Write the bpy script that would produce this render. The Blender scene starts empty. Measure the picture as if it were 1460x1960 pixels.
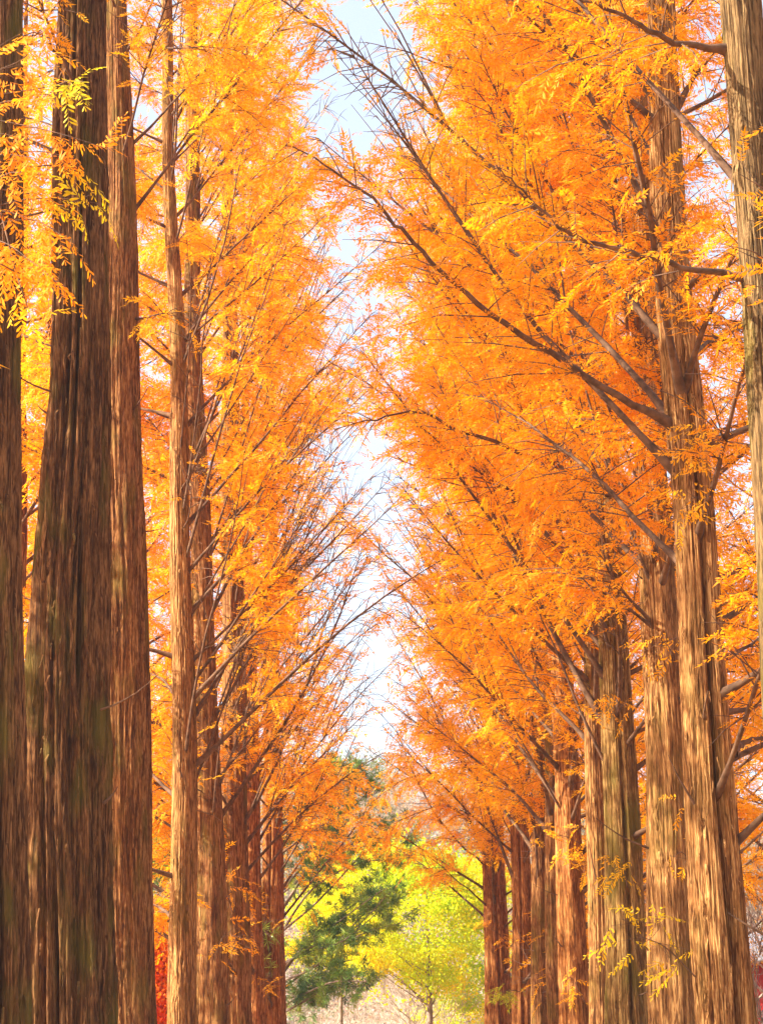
import bpy, math
import numpy as np
from mathutils import Matrix, Vector

# ------------------------------------------------------------------ camera, world, sun, exposure
SC = bpy.context.scene
COL = SC.collection
F = 3960.0                      # focal length in pixels of a 1460 px wide frame
PITCH, ROLL, YAW = math.radians(15.8), math.radians(-1.3), math.radians(0.25)
CAM = np.array([0.0, 0.0, 1.6])
_f = np.array([math.sin(YAW)*math.cos(PITCH), math.cos(YAW)*math.cos(PITCH), math.sin(PITCH)])
_r0 = np.array([math.cos(YAW), -math.sin(YAW), 0.0])
_u0 = np.cross(_r0, _f)
_r = math.cos(ROLL)*_r0 + math.sin(ROLL)*_u0
_u = -math.sin(ROLL)*_r0 + math.cos(ROLL)*_u0
cd = bpy.data.cameras.new('camera'); cam = bpy.data.objects.new('camera', cd); COL.objects.link(cam)
cd.sensor_fit = 'HORIZONTAL'; cd.sensor_width = 36.0; cd.lens = 36.0*F/1460.0
cd.clip_start = 0.1; cd.clip_end = 3000
cam.matrix_world = Matrix(((_r[0], _u[0], -_f[0], CAM[0]), (_r[1], _u[1], -_f[1], CAM[1]), (_r[2], _u[2], -_f[2], CAM[2]), (0, 0, 0, 1)))
SC.camera = cam

SUN_AZ, SUN_EL = math.radians(-105), math.radians(32)
W = bpy.data.worlds.new('World'); SC.world = W; W.use_nodes = True
nt = W.node_tree; nt.nodes.clear()
sky = nt.nodes.new('ShaderNodeTexSky'); sky.sky_type = 'NISHITA'; sky.sun_disc = False
sky.sun_elevation = SUN_EL; sky.sun_rotation = SUN_AZ; sky.air_density = 1.0; sky.dust_density = 3.5; sky.ozone_density = 1.0
bg = nt.nodes.new('ShaderNodeBackground'); bg.inputs['Strength'].default_value = 0.15
wo = nt.nodes.new('ShaderNodeOutputWorld')
veil = nt.nodes.new('ShaderNodeMix'); veil.data_type = 'RGBA'; veil.inputs['Factor'].default_value = 0.42   # thin white high cloud
veil.inputs['B'].default_value = (2.25, 2.3, 2.4, 1)
nt.links.new(sky.outputs[0], veil.inputs['A']); nt.links.new(veil.outputs['Result'], bg.inputs[0]); nt.links.new(bg.outputs[0], wo.inputs[0])
sl = bpy.data.lights.new('sun', 'SUN'); sl.energy = 5.0; sl.angle = math.radians(0.5); sl.color = (1.0, 0.90, 0.73)
so = bpy.data.objects.new('sun', sl); COL.objects.link(so)
sd = Vector((math.sin(SUN_AZ)*math.cos(SUN_EL), math.cos(SUN_AZ)*math.cos(SUN_EL), math.sin(SUN_EL)))
so.rotation_euler = sd.to_track_quat('Z', 'Y').to_euler(); so.location = sd*60
SC.view_settings.view_transform = 'Standard'; SC.view_settings.look = 'None'
SC.view_settings.exposure = 1.70; SC.view_settings.gamma = 1.0
SC.render.engine = 'CYCLES'
SC.cycles.max_bounces = 7; SC.cycles.diffuse_bounces = 4; SC.cycles.transmission_bounces = 4
SC.cycles.glossy_bounces = 1; SC.cycles.volume_bounces = 0; SC.cycles.use_denoising = True
SC.cycles.caustics_reflective = False; SC.cycles.caustics_refractive = False
SC.cycles.use_adaptive_sampling = True

rng = np.random.default_rng(11)

def P(px, py, d):
    """the world point seen at photo pixel (px, py), at world depth y = d"""
    v = _f*F + _r*(px-730.0) - _u*(py-980.0)
    return CAM + v*(d/v[1])
def proj(p):
    q = p - CAM
    z = np.maximum(q @ _f, 0.01)
    return 730.0 + F*(q @ _r)/z, 980.0 - F*(q @ _u)/z, q @ _f
def nrm(v):
    return v/np.maximum(np.linalg.norm(v, axis=-1, keepdims=True), 1e-9)

# ------------------------------------------------------------------ materials
def newmat(name):
    m = bpy.data.materials.new(name); m.use_nodes = True
    t = m.node_tree; t.nodes.clear()
    return m, t, t.nodes.new('ShaderNodeOutputMaterial')
def N(t, kind, **kw):
    n = t.nodes.new(kind)
    for k, v in kw.items(): setattr(n, k, v)
    return n
def ramp(t, stops):
    n = t.nodes.new('ShaderNodeValToRGB'); e = n.color_ramp.elements
    while len(e) > 1: e.remove(e[0])
    e[0].position = stops[0][0]; e[0].color = (*stops[0][1], 1)
    for p, c in stops[1:]:
        x = e.new(p); x.color = (*c, 1)
    return n
def leaf_mat(name, stops, trans=0.5):
    m, t, o = newmat(name)
    a = N(t, 'ShaderNodeAttribute', attribute_name='tint')
    r = ramp(t, stops); t.links.new(a.outputs['Fac'], r.inputs[0])
    p = N(t, 'ShaderNodeBsdfPrincipled'); p.inputs['Roughness'].default_value = 0.55
    p.inputs['Specular IOR Level'].default_value = 0.25
    tr = N(t, 'ShaderNodeBsdfTranslucent'); mx = N(t, 'ShaderNodeMixShader'); mx.inputs[0].default_value = trans
    t.links.new(r.outputs[0], p.inputs['Base Color']); t.links.new(r.outputs[0], tr.inputs[0])
    t.links.new(p.outputs[0], mx.inputs[1]); t.links.new(tr.outputs[0], mx.inputs[2]); t.links.new(mx.outputs[0], o.inputs[0])
    return m
def bark_mat(name, dark, mid, light, moss=0.35, fib=46.0, bump=0.8, mosscol=(0.15, 0.115, 0.018)):
    m, t, o = newmat(name)
    tc = N(t, 'ShaderNodeTexCoord')
    mp = N(t, 'ShaderNodeMapping'); mp.inputs['Scale'].default_value = (fib, fib, 3.4)
    n1 = N(t, 'ShaderNodeTexNoise'); n1.inputs['Scale'].default_value = 1.0; n1.inputs['Detail'].default_value = 7.0
    n1.inputs['Roughness'].default_value = 0.62; n1.inputs['Distortion'].default_value = 0.5
    t.links.new(tc.outputs['Object'], mp.inputs[0]); t.links.new(mp.outputs[0], n1.inputs['Vector'])
    mp2 = N(t, 'ShaderNodeMapping'); mp2.inputs['Scale'].default_value = (5.0, 5.0, 0.55)
    n2 = N(t, 'ShaderNodeTexNoise'); n2.inputs['Scale'].default_value = 1.0; n2.inputs['Detail'].default_value = 4.0
    t.links.new(tc.outputs['Object'], mp2.inputs[0]); t.links.new(mp2.outputs[0], n2.inputs['Vector'])
    mp4 = N(t, 'ShaderNodeMapping'); mp4.inputs['Scale'].default_value = (fib*1.6, fib*1.6, 14.0)
    n4 = N(t, 'ShaderNodeTexNoise'); n4.inputs['Scale'].default_value = 1.0; n4.inputs['Detail'].default_value = 3.0
    t.links.new(tc.outputs['Object'], mp4.inputs[0]); t.links.new(mp4.outputs[0], n4.inputs['Vector'])
    ad = N(t, 'ShaderNodeMath', operation='MULTIPLY_ADD'); ad.inputs[1].default_value = 0.6; 
    t.links.new(n1.outputs[0], ad.inputs[0])
    sc2 = N(t, 'ShaderNodeMath', operation='MULTIPLY'); sc2.inputs[1].default_value = 0.28
    t.links.new(n2.outputs[0], sc2.inputs[0])
    sc4 = N(t, 'ShaderNodeMath', operation='MULTIPLY_ADD'); sc4.inputs[1].default_value = 0.16
    t.links.new(n4.outputs[0], sc4.inputs[0]); t.links.new(sc2.outputs[0], sc4.inputs[2]); t.links.new(sc4.outputs[0], ad.inputs[2])
    mp5 = N(t, 'ShaderNodeMapping'); mp5.inputs['Scale'].default_value = (15, 15, 1.0)
    n5 = N(t, 'ShaderNodeTexNoise'); n5.inputs['Scale'].default_value = 1.0; n5.inputs['Detail'].default_value = 3.0; n5.inputs['Distortion'].default_value = 0.25
    t.links.new(tc.outputs['Object'], mp5.inputs[0]); t.links.new(mp5.outputs[0], n5.inputs['Vector'])
    s5 = N(t, 'ShaderNodeMath', operation='SUBTRACT'); s5.inputs[1].default_value = 0.5; t.links.new(n5.outputs[0], s5.inputs[0])
    a5 = N(t, 'ShaderNodeMath', operation='ABSOLUTE'); t.links.new(s5.outputs[0], a5.inputs[0])
    c5 = N(t, 'ShaderNodeMapRange'); c5.inputs[1].default_value = 0.0; c5.inputs[2].default_value = 0.032; c5.inputs[3].default_value = -0.13; c5.inputs[4].default_value = 0.012
    t.links.new(a5.outputs[0], c5.inputs[0])
    raw = ad; ad = N(t, 'ShaderNodeMath', operation='ADD'); t.links.new(raw.outputs[0], ad.inputs[0]); t.links.new(c5.outputs[0], ad.inputs[1])
    r = ramp(t, [(0.36, dark), (0.47, tuple(.55*a_+.45*b_ for a_, b_ in zip(dark, mid))), (0.52, mid), (0.62, light)]); t.links.new(ad.outputs[0], r.inputs[0])
    n3 = N(t, 'ShaderNodeTexNoise'); n3.inputs['Scale'].default_value = 1.0; n3.inputs['Detail'].default_value = 5.0
    mp3 = N(t, 'ShaderNodeMapping'); mp3.inputs['Scale'].default_value = (3.2, 3.2, 1.1)
    t.links.new(tc.outputs['Object'], mp3.inputs[0]); t.links.new(mp3.outputs[0], n3.inputs['Vector'])
    mr = N(t, 'ShaderNodeMapRange'); mr.inputs[1].default_value = 0.50; mr.inputs[2].default_value = 0.66; mr.inputs[4].default_value = moss
    t.links.new(n3.outputs[0], mr.inputs[0])
    mx = N(t, 'ShaderNodeMix', data_type='RGBA'); mx.inputs['B'].default_value = (*mosscol, 1)
    t.links.new(mr.outputs[0], mx.inputs['Factor']); t.links.new(r.outputs[0], mx.inputs['A'])
    p = N(t, 'ShaderNodeBsdfPrincipled'); p.inputs['Roughness'].default_value = 0.85; p.inputs['Specular IOR Level'].default_value = 0.15
    t.links.new(mx.outputs['Result'], p.inputs['Base Color'])
    b = N(t, 'ShaderNodeBump'); b.inputs['Strength'].default_value = bump; b.inputs['Distance'].default_value = 0.06
    t.links.new(ad.outputs[0], b.inputs['Height']); t.links.new(b.outputs[0], p.inputs['Normal'])
    t.links.new(p.outputs[0], o.inputs[0])
    return m
def noise_mat(name, scale, stops, rough=0.9, mapscale=(1, 1, 1), bump=0.0):
    m, t, o = newmat(name)
    tc = N(t, 'ShaderNodeTexCoord'); mp = N(t, 'ShaderNodeMapping'); mp.inputs['Scale'].default_value = mapscale
    n = N(t, 'ShaderNodeTexNoise'); n.inputs['Scale'].default_value = scale; n.inputs['Detail'].default_value = 6
    r = ramp(t, stops); p = N(t, 'ShaderNodeBsdfPrincipled'); p.inputs['Roughness'].default_value = rough
    t.links.new(tc.outputs['Object'], mp.inputs[0]); t.links.new(mp.outputs[0], n.inputs['Vector'])
    t.links.new(n.outputs[0], r.inputs[0]); t.links.new(r.outputs[0], p.inputs['Base Color']); t.links.new(p.outputs[0], o.inputs[0])
    if bump:
        b = N(t, 'ShaderNodeBump'); b.inputs['Strength'].default_value = bump
        t.links.new(n.outputs[0], b.inputs['Height']); t.links.new(b.outputs[0], p.inputs['Normal'])
    return m

ORANGE = [(0.0, (0.84, 0.32, 0.004)), (0.15, (0.88, 0.385, 0.004)), (0.35, (0.90, 0.425, 0.004)), (0.55, (0.90, 0.465, 0.005)), (0.75, (0.84, 0.57, 0.007)), (0.88, (0.60, 0.52, 0.012)), (1.0, (0.30, 0.34, 0.015))]
M_ORANGE = leaf_mat('autumn_leaves', ORANGE, 0.5)
M_YELLOW = leaf_mat('yellow_leaves', [(0, (0.84, 0.60, 0.006)), (0.5, (0.84, 0.76, 0.008)), (1, (0.46, 0.62, 0.015))], 0.5)
M_RED = leaf_mat('red_leaves', [(0, (0.85, 0.12, 0.008)), (0.6, (0.92, 0.25, 0.008)), (1, (0.88, 0.30, 0.01))], 0.5)
M_PINE = leaf_mat('pine_needles', [(0, (0.05, 0.12, 0.04)), (0.5, (0.15, 0.27, 0.05)), (1, (0.36, 0.44, 0.05))], 0.25)
M_FAR = leaf_mat('distant_leaves', [(0, (0.14, 0.22, 0.09)), (0.15, (0.30, 0.30, 0.14)), (0.35, (0.40, 0.30, 0.20)), (0.7, (0.52, 0.30, 0.18)), (1, (0.50, 0.42, 0.38))], 0.4)
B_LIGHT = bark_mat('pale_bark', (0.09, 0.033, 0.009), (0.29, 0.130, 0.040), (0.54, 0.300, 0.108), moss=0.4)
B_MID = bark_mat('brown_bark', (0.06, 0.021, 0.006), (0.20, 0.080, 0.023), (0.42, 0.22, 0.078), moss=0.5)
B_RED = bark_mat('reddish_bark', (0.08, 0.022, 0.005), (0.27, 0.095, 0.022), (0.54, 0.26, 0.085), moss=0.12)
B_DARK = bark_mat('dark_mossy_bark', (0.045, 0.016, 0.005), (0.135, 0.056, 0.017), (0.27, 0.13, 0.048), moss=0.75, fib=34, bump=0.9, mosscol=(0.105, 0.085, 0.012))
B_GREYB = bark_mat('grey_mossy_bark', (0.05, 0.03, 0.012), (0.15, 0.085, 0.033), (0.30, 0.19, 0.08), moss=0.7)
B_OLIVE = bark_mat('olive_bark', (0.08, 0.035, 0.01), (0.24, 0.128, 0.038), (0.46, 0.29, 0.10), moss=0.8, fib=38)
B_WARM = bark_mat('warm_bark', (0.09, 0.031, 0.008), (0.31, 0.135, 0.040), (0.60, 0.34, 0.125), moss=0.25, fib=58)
B_LIMB = noise_mat('limb_bark', 9, [(0.35, (0.06, 0.027, 0.012)), (0.65, (0.17, 0.09, 0.045))])
B_PALE = noise_mat('pale_twig_bark', 6, [(0.35, (0.36, 0.27, 0.21)), (0.65, (0.62, 0.50, 0.40))])
B_GREY = noise_mat('grey_twig_bark', 6, [(0.35, (0.14, 0.10, 0.08)), (0.65, (0.30, 0.22, 0.17))])

# ------------------------------------------------------------------ mesh helpers
def mesh_obj(name, V, Fq, mat, parent=None, tint=None, smooth=False, origin=None):
    """V (n,3) verts in world space, Fq (m,k) faces of equal size"""
    V = np.asarray(V, dtype=np.float32); Fq = np.asarray(Fq, dtype=np.int32)
    if origin is not None: V = V - np.asarray(origin, dtype=np.float32)
    me = bpy.data.meshes.new(name); m, k = Fq.shape
    me.vertices.add(len(V)); me.vertices.foreach_set('co', V.ravel())
    me.loops.add(m*k); me.loops.foreach_set('vertex_index', Fq.ravel())
    me.polygons.add(m); me.polygons.foreach_set('loop_start', np.arange(0, m*k, k, dtype=np.int32))
    if smooth: me.polygons.foreach_set('use_smooth', np.ones(m, dtype=bool))
    me.update(calc_edges=True)
    if tint is not None:
        at = me.attributes.new('tint', 'FLOAT', 'FACE'); at.data.foreach_set('value', np.asarray(tint, dtype=np.float32))
    me.materials.append(mat)
    o = bpy.data.objects.new(name, me); COL.objects.link(o)
    if parent is not None: o.parent = parent
    elif origin is not None: o.location = tuple(float(c) for c in origin)
    return o
def thing(name, base, label, cat, group=None):
    o = bpy.data.objects.new(name, None); COL.objects.link(o); o.location = tuple(float(c) for c in base)
    o.empty_display_size = 0.3
    o['label'] = label; o['category'] = cat
    if group: o['group'] = group
    return o

class Wood:
    """collects tubes; .build makes one mesh of quads"""
    def __init__(s): s.V = []; s.F = []; s.n = 0
    def tube(s, pts, rad, k=6):
        pts = np.asarray(pts, float); rad = np.asarray(rad, float)
        T = nrm(np.gradient(pts, axis=0))
        ref = np.array([0.31, 0.95, 0.05]) if abs(T[0][2]) > 0.7 else np.array([0.05, 0.02, 1.0])
        A = nrm(np.cross(T, ref)); B = np.cross(T, A)
        th = np.arange(k)*2*math.pi/k
        ring = pts[:, None, :] + rad[:, None, None]*(np.cos(th)[None, :, None]*A[:, None, :] + np.sin(th)[None, :, None]*B[:, None, :])
        n = len(pts); i = np.arange(n-1)[:, None]*k; j = np.arange(k)[None, :]; j2 = (j+1) % k
        q = np.stack([i+j, i+j2, i+k+j2, i+k+j], -1).reshape(-1, 4) + s.n
        s.V.append(ring.reshape(-1, 3)); s.F.append(q); s.n += n*k
    def segs(s, A, B, ra, rb, k=3):
        """many straight tapered twigs at once"""
        A = np.asarray(A); B = np.asarray(B); m = len(A)
        if m == 0: return
        T = nrm(B-A); ref = np.where(np.abs(T[:, 2:3]) > 0.8, np.array([[1., 0, 0]]), np.array([[0, 0, 1.]]))
        U = nrm(np.cross(T, ref)); Wv = np.cross(T, U); th = np.arange(k)*2*math.pi/k
        off = np.cos(th)[None, :, None]*U[:, None, :] + np.sin(th)[None, :, None]*Wv[:, None, :]
        ra = np.broadcast_to(np.asarray(ra, float), (m,)); rb = np.broadcast_to(np.asarray(rb, float), (m,))
        V = np.concatenate([A[:, None, :]+ra[:, None, None]*off, B[:, None, :]+rb[:, None, None]*off], 1)
        j = np.arange(k); q = np.stack([j, (j+1) % k, k+(j+1) % k, k+j], -1)
        s.F.append((np.arange(m)[:, None, None]*2*k + q[None]).reshape(-1, 4) + s.n)
        s.V.append(V.reshape(-1, 3)); s.n += m*2*k
    def build(s, name, mat, parent, origin):
        if s.n == 0: return None
        return mesh_obj(name, np.concatenate(s.V), np.concatenate(s.F), mat, parent, smooth=True, origin=origin)

# leaf sprays: a twiglet along +x with two ranks of narrow branchlets
def spray_template(r, pairs, L=0.34, l=0.085, w=0.30):
    V = []
    for i in range(pairs):
        x = L*(i+0.6)/pairs; ll = l*(1.0-0.55*abs((i/pairs)-0.35))*r.uniform(0.75, 1.2)
        for s in (-1, 1):
            if r.random() < 0.08: continue
            a = math.radians(r.uniform(38, 68))*s; dr = r.uniform(-0.45, 0.05)
            d = np.array([math.cos(a), math.sin(a), dr]); d /= np.linalg.norm(d)
            p = np.array([x, 0, r.uniform(-0.01, 0.01)-0.25*x*x/L])
            sd_ = nrm(np.cross(d, np.array([r.uniform(-.5, .5), r.uniform(-.5, .5), 1.0])))*ll*w*0.5
            V += [p, p+d*ll*0.5+sd_, p+d*ll, p+d*ll*0.5-sd_]
    V += [np.array([L*0.85, 0, -0.25*L]), np.array([L, 0.012, -0.27*L]), np.array([L*1.25, 0, -0.33*L]), np.array([L, -0.012, -0.27*L])]
    return np.array(V)
_tr = np.random.default_rng(5)
TEMPL = [spray_template(_tr, 14, L=.36, l=.080, w=.27) for _ in range(8)]
TEMPL_FAR = [spray_template(_tr, 10, L=0.40, l=0.108, w=0.30) for _ in range(8)]
def near_template(r, pairs=8, L=0.32, l=0.098, w=0.25):
    V = []
    for i in range(pairs*2+1):
        s = -1 if i % 2 else 1; x = L*(i//2+0.5)/pairs; ll = l*(1.05-0.6*abs(x/L-0.35))*r.uniform(.6, 1.25)
        if r.random() < .12: continue
        a = math.radians(r.uniform(25, 75))*s
        if i == pairs*2: a = 0; x = L; s = 1
        d = nrm(np.array([math.cos(a), math.sin(a), r.uniform(-.9, .15)])); p = np.array([x, 0, -.25*x*x/L])
        sd_ = nrm(np.cross(d, np.array([r.uniform(-.3, .3), r.uniform(-.3, .3), 1.])))*ll*w*.5; f = np.array([0, 0, -.004]); e = d*ll+np.array([0, 0, -.12*ll])
        V += [p, p+d*ll*.35+sd_*.8+f, p+d*ll*.8+sd_+f, p+e, p, p+e, p+d*ll*.8-sd_+f, p+d*ll*.35-sd_*.8+f]
    return np.array(V)
TEMPL_NEAR = [near_template(_tr, 11, .34, .078, .27) for _ in range(8)]
def tuft_template(r, n=16, l=0.22, w=0.09):
    V = []
    for i in range(n):
        d = nrm(r.normal(size=3)+np.array([0.8, 0, 0.3])); ll = l*r.uniform(.7, 1.2)
        s_ = nrm(np.cross(d, r.normal(size=3)))*ll*w*.5
        p = np.zeros(3)
        V += [p, p+d*ll*.5+s_, p+d*ll, p+d*ll*.5-s_]
    return np.array(V)
def blade_template(r, n=7, rad=0.22, l=0.11, w=0.8):
    V = []
    for i in range(n):
        p = r.normal(size=3)*rad*0.6; d = nrm(r.normal(size=3)+np.array([.2, 0, -.5])); s_ = nrm(np.cross(d, r.normal(size=3)))*l*w*.5
        V += [p, p+d*l*.5+s_, p+d*l, p+d*l*.5-s_]
    return np.array(V)
TUFT = [tuft_template(_tr) for _ in range(6)]
BLADE = [blade_template(_tr) for _ in range(8)]

class Leaves:
    def __init__(s): s.p = []; s.d = []; s.n = []; s.s = []; s.t = []
    def add(s, p, d, n, sc, t):
        p = np.atleast_2d(p); m = len(p)
        s.p.append(p); s.d.append(np.broadcast_to(d, (m, 3))); s.n.append(np.broadcast_to(n, (m, 3)))
        s.s.append(np.broadcast_to(sc, (m,))); s.t.append(np.broadcast_to(t, (m,)))
    def build(s, name, mat, parent, origin, templ, r, keep=None, jitter=0.06):
        if not s.p: return None
        p, d, n, sc, t = [np.concatenate(x) for x in (s.p, s.d, s.n, s.s, s.t)]
        if keep is not None:
            k = keep(p); p, d, n, sc, t = p[k], d[k], n[k], sc[k], t[k]
        if len(p) == 0: return None
        d = nrm(d); side = nrm(np.cross(n, d)); up = np.cross(d, side)
        ti = r.integers(0, len(templ), len(p)); VV = []; TT = []
        for i, T in enumerate(templ):
            q = ti == i
            if not q.any(): continue
            v = p[q][:, None, :] + sc[q][:, None, None]*(T[None, :, 0:1]*d[q][:, None, :] + T[None, :, 1:2]*side[q][:, None, :] + T[None, :, 2:3]*up[q][:, None, :])
            VV.append(v.reshape(-1, 3)); k = len(T)//4
            TT.append((t[q][:, None] + r.normal(0, jitter, (q.sum(), k))).ravel())
        V = np.concatenate(VV); t = np.clip(np.concatenate(TT), 0, 1)
        return mesh_obj(name, V, np.arange(len(V)).reshape(-1, 4), mat, parent, tint=t, origin=origin)

# smooth periodic noise on a trunk
def trunk_mesh(name, base_pts, base_rad, mat, parent, origin, seed, flute=0.12, nf=7, ks=96, dz=0.06, cleft=None, extra=None, lobes=None, knots=0, flare=0.35, lumps=0.03):
    r = np.random.default_rng(seed)
    pts = np.asarray(base_pts, float); rad = np.asarray(base_rad, float)
    z = np.arange(0, pts[-1, 2], dz)
    x = np.interp(z, pts[:, 2], pts[:, 0]); y = np.interp(z, pts[:, 2], pts[:, 1]); R = np.interp(z, pts[:, 2], rad)
    x = x + 0.02*np.sin(z*0.9+seed) ; R = R*(1+flare*np.exp(-z/0.7))
    th = np.linspace(0, 2*math.pi, ks, endpoint=False)
    ZZ, TH = np.meshgrid(z, th, indexing='ij')
    S = np.ones_like(ZZ)
    env = np.clip(1.15-ZZ/22.0, 0.25, 1.1)
    for i in range(nf):
        c = r.uniform(0, 2*math.pi); drift = (0.18 if flute < .2 else .34)*np.sin(ZZ*r.uniform(.15, .5)+r.uniform(0, 6)) + 0.05*np.sin(ZZ*r.uniform(1, 2)+r.uniform(0, 6))
        wd = r.uniform(0.07, 0.22); dep = flute*r.uniform(0.4, 1.3)*(0.55+0.45*np.sin(ZZ*r.uniform(.2, .6)+r.uniform(0, 6)))
        dd = np.angle(np.exp(1j*(TH-c-drift)))
        S -= env*dep*(0.5*np.exp(-(dd/wd)**2) + 0.7*np.exp(-np.abs(dd)/(wd*0.45)))
    if lobes:
        tw_ = 0.30*np.sin(ZZ*0.42+seed) + 0.10*np.sin(ZZ*1.3+2*seed) + 0.035*ZZ
        for (n_, a_) in lobes:
            S += a_*env*(np.sqrt(np.abs(np.sin(0.5*n_*(TH+tw_*(1+.2*n_/7)))))-0.96)*(1+0.4*np.sin(ZZ*.7+3*TH))
            tw_ = tw_*1.4+0.7
    for k in (2, 3, 5):
        S += lumps*np.sin(k*TH + r.uniform(0, 6) + 1.2*np.sin(ZZ*r.uniform(.1, .4)+r.uniform(0, 6)))
    for k in (17, 23, 31, 41):
        S += 0.011*np.sin(k*TH + r.uniform(0, 6) + 2.5*np.sin(ZZ*r.uniform(.2, .8)+r.uniform(0, 6)) + 1.2*np.sin(ZZ*r.uniform(1.5, 4)))
    S += r.normal(0, 0.006, S.shape)
    for (gz, ga) in ((0.45, 0.020), (1.3, 0.022)):
        zi = z/gz; m_ = int(zi[-1])+2; G = r.normal(0, 1, (m_, ks)); G = (G+np.roll(G, 1, 1)*(.35 if gz < 1 else .8))
        i0 = zi.astype(int); fz = (zi-i0)[:, None]; fz = fz*fz*(3-2*fz); S += ga*np.clip(G[i0]*(1-fz)+G[i0+1]*fz, -2.2, 1.2)
    if cleft is not None:
        for (a, wd, dep, z0, z1) in cleft:
            dd = np.angle(np.exp(1j*(TH-a-0.1*np.sin(ZZ*0.7))))
            e = 1/(1+np.exp(-(ZZ-z0)*6))/(1+np.exp((ZZ-z1)*5.0))
            S -= dep*e*np.exp(-(dd/wd)**2)
    for i in range(knots):
        a, zk = r.uniform(math.pi, 2*math.pi), r.uniform(2, 9); dd = np.angle(np.exp(1j*(TH-a)))*R[:, None]; q = np.hypot(dd, (ZZ-zk)*0.7)
        S += (0.035/R[:, None])*np.exp(-(q/0.07)**2) - (0.07/R[:, None])*np.exp(-(q/0.03)**2)
    Rr = R[:, None]*S
    V = np.stack([x[:, None]+Rr*np.cos(TH), y[:, None]+Rr*np.sin(TH), ZZ+0*TH], -1)
    n = len(z); i = np.arange(n-1)[:, None]*ks; j = np.arange(ks)[None, :]; j2 = (j+1) % ks
    q = np.stack([i+j, i+j2, i+ks+j2, i+ks+j], -1).reshape(-1, 4)
    V = V.reshape(-1, 3)
    if extra is not None: q = np.vstack([q, np.arange(len(extra)).reshape(-1, 4)+len(V)]); V = np.vstack([V, extra])
    return mesh_obj(name, V, q, mat, parent, smooth=True, origin=origin)

# ------------------------------------------------------------------ setting
def grid_sheet(name, x0, x1, y0, y1, nx, ny, zf, mat):
    X, Y = np.meshgrid(np.linspace(x0, x1, nx), np.linspace(y0, y1, ny), indexing='xy')
    Z = zf(X, Y); V = np.stack([X, Y, Z], -1).reshape(-1, 3)
    i = (np.arange(ny-1)[:, None]*nx + np.arange(nx-1)[None, :])
    q = np.stack([i, i+1, i+nx+1, i+nx], -1).reshape(-1, 4)
    o = mesh_obj(name, V, q, mat, smooth=True); o['kind'] = 'structure'; return o
M_GROUND = noise_mat('leaf_litter', 3, [(0.3, (0.16, 0.08, 0.03)), (0.5, (0.42, 0.18, 0.05)), (0.7, (0.55, 0.28, 0.08))], bump=0.3)
M_PATH = noise_mat('sandy_path', 6, [(0.3, (0.30, 0.23, 0.16)), (0.7, (0.42, 0.33, 0.23))], bump=0.2)
M_HILL = noise_mat('forested_hill', 0.06, [(0.3, (0.10, 0.10, 0.05)), (0.5, (0.22, 0.15, 0.08)), (0.7, (0.30, 0.19, 0.12))], bump=0.6)
grid_sheet('ground', -700, 700, -60, 900, 60, 60, lambda X, Y: 0*X, M_GROUND)
grid_sheet('path', -2.2, 2.2, -20, 95, 4, 40, lambda X, Y: 0*X+0.004, M_PATH)
def hillz(X, Y):
    e = np.clip((Y-120)/170, 0, 1); e = e*e*(3-2*e)
    h = 29 + 6*np.sin(X*0.018+0.6) + 5*np.sin(X*0.047+2) + 0.06*(-X)
    return -1 + e*h + e*2.0*np.sin(X*0.21+Y*0.13)*np.sin(X*0.11-Y*0.23)
grid_sheet('hills', -330, 330, 115, 420, 160, 90, hillz, M_HILL)

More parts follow.
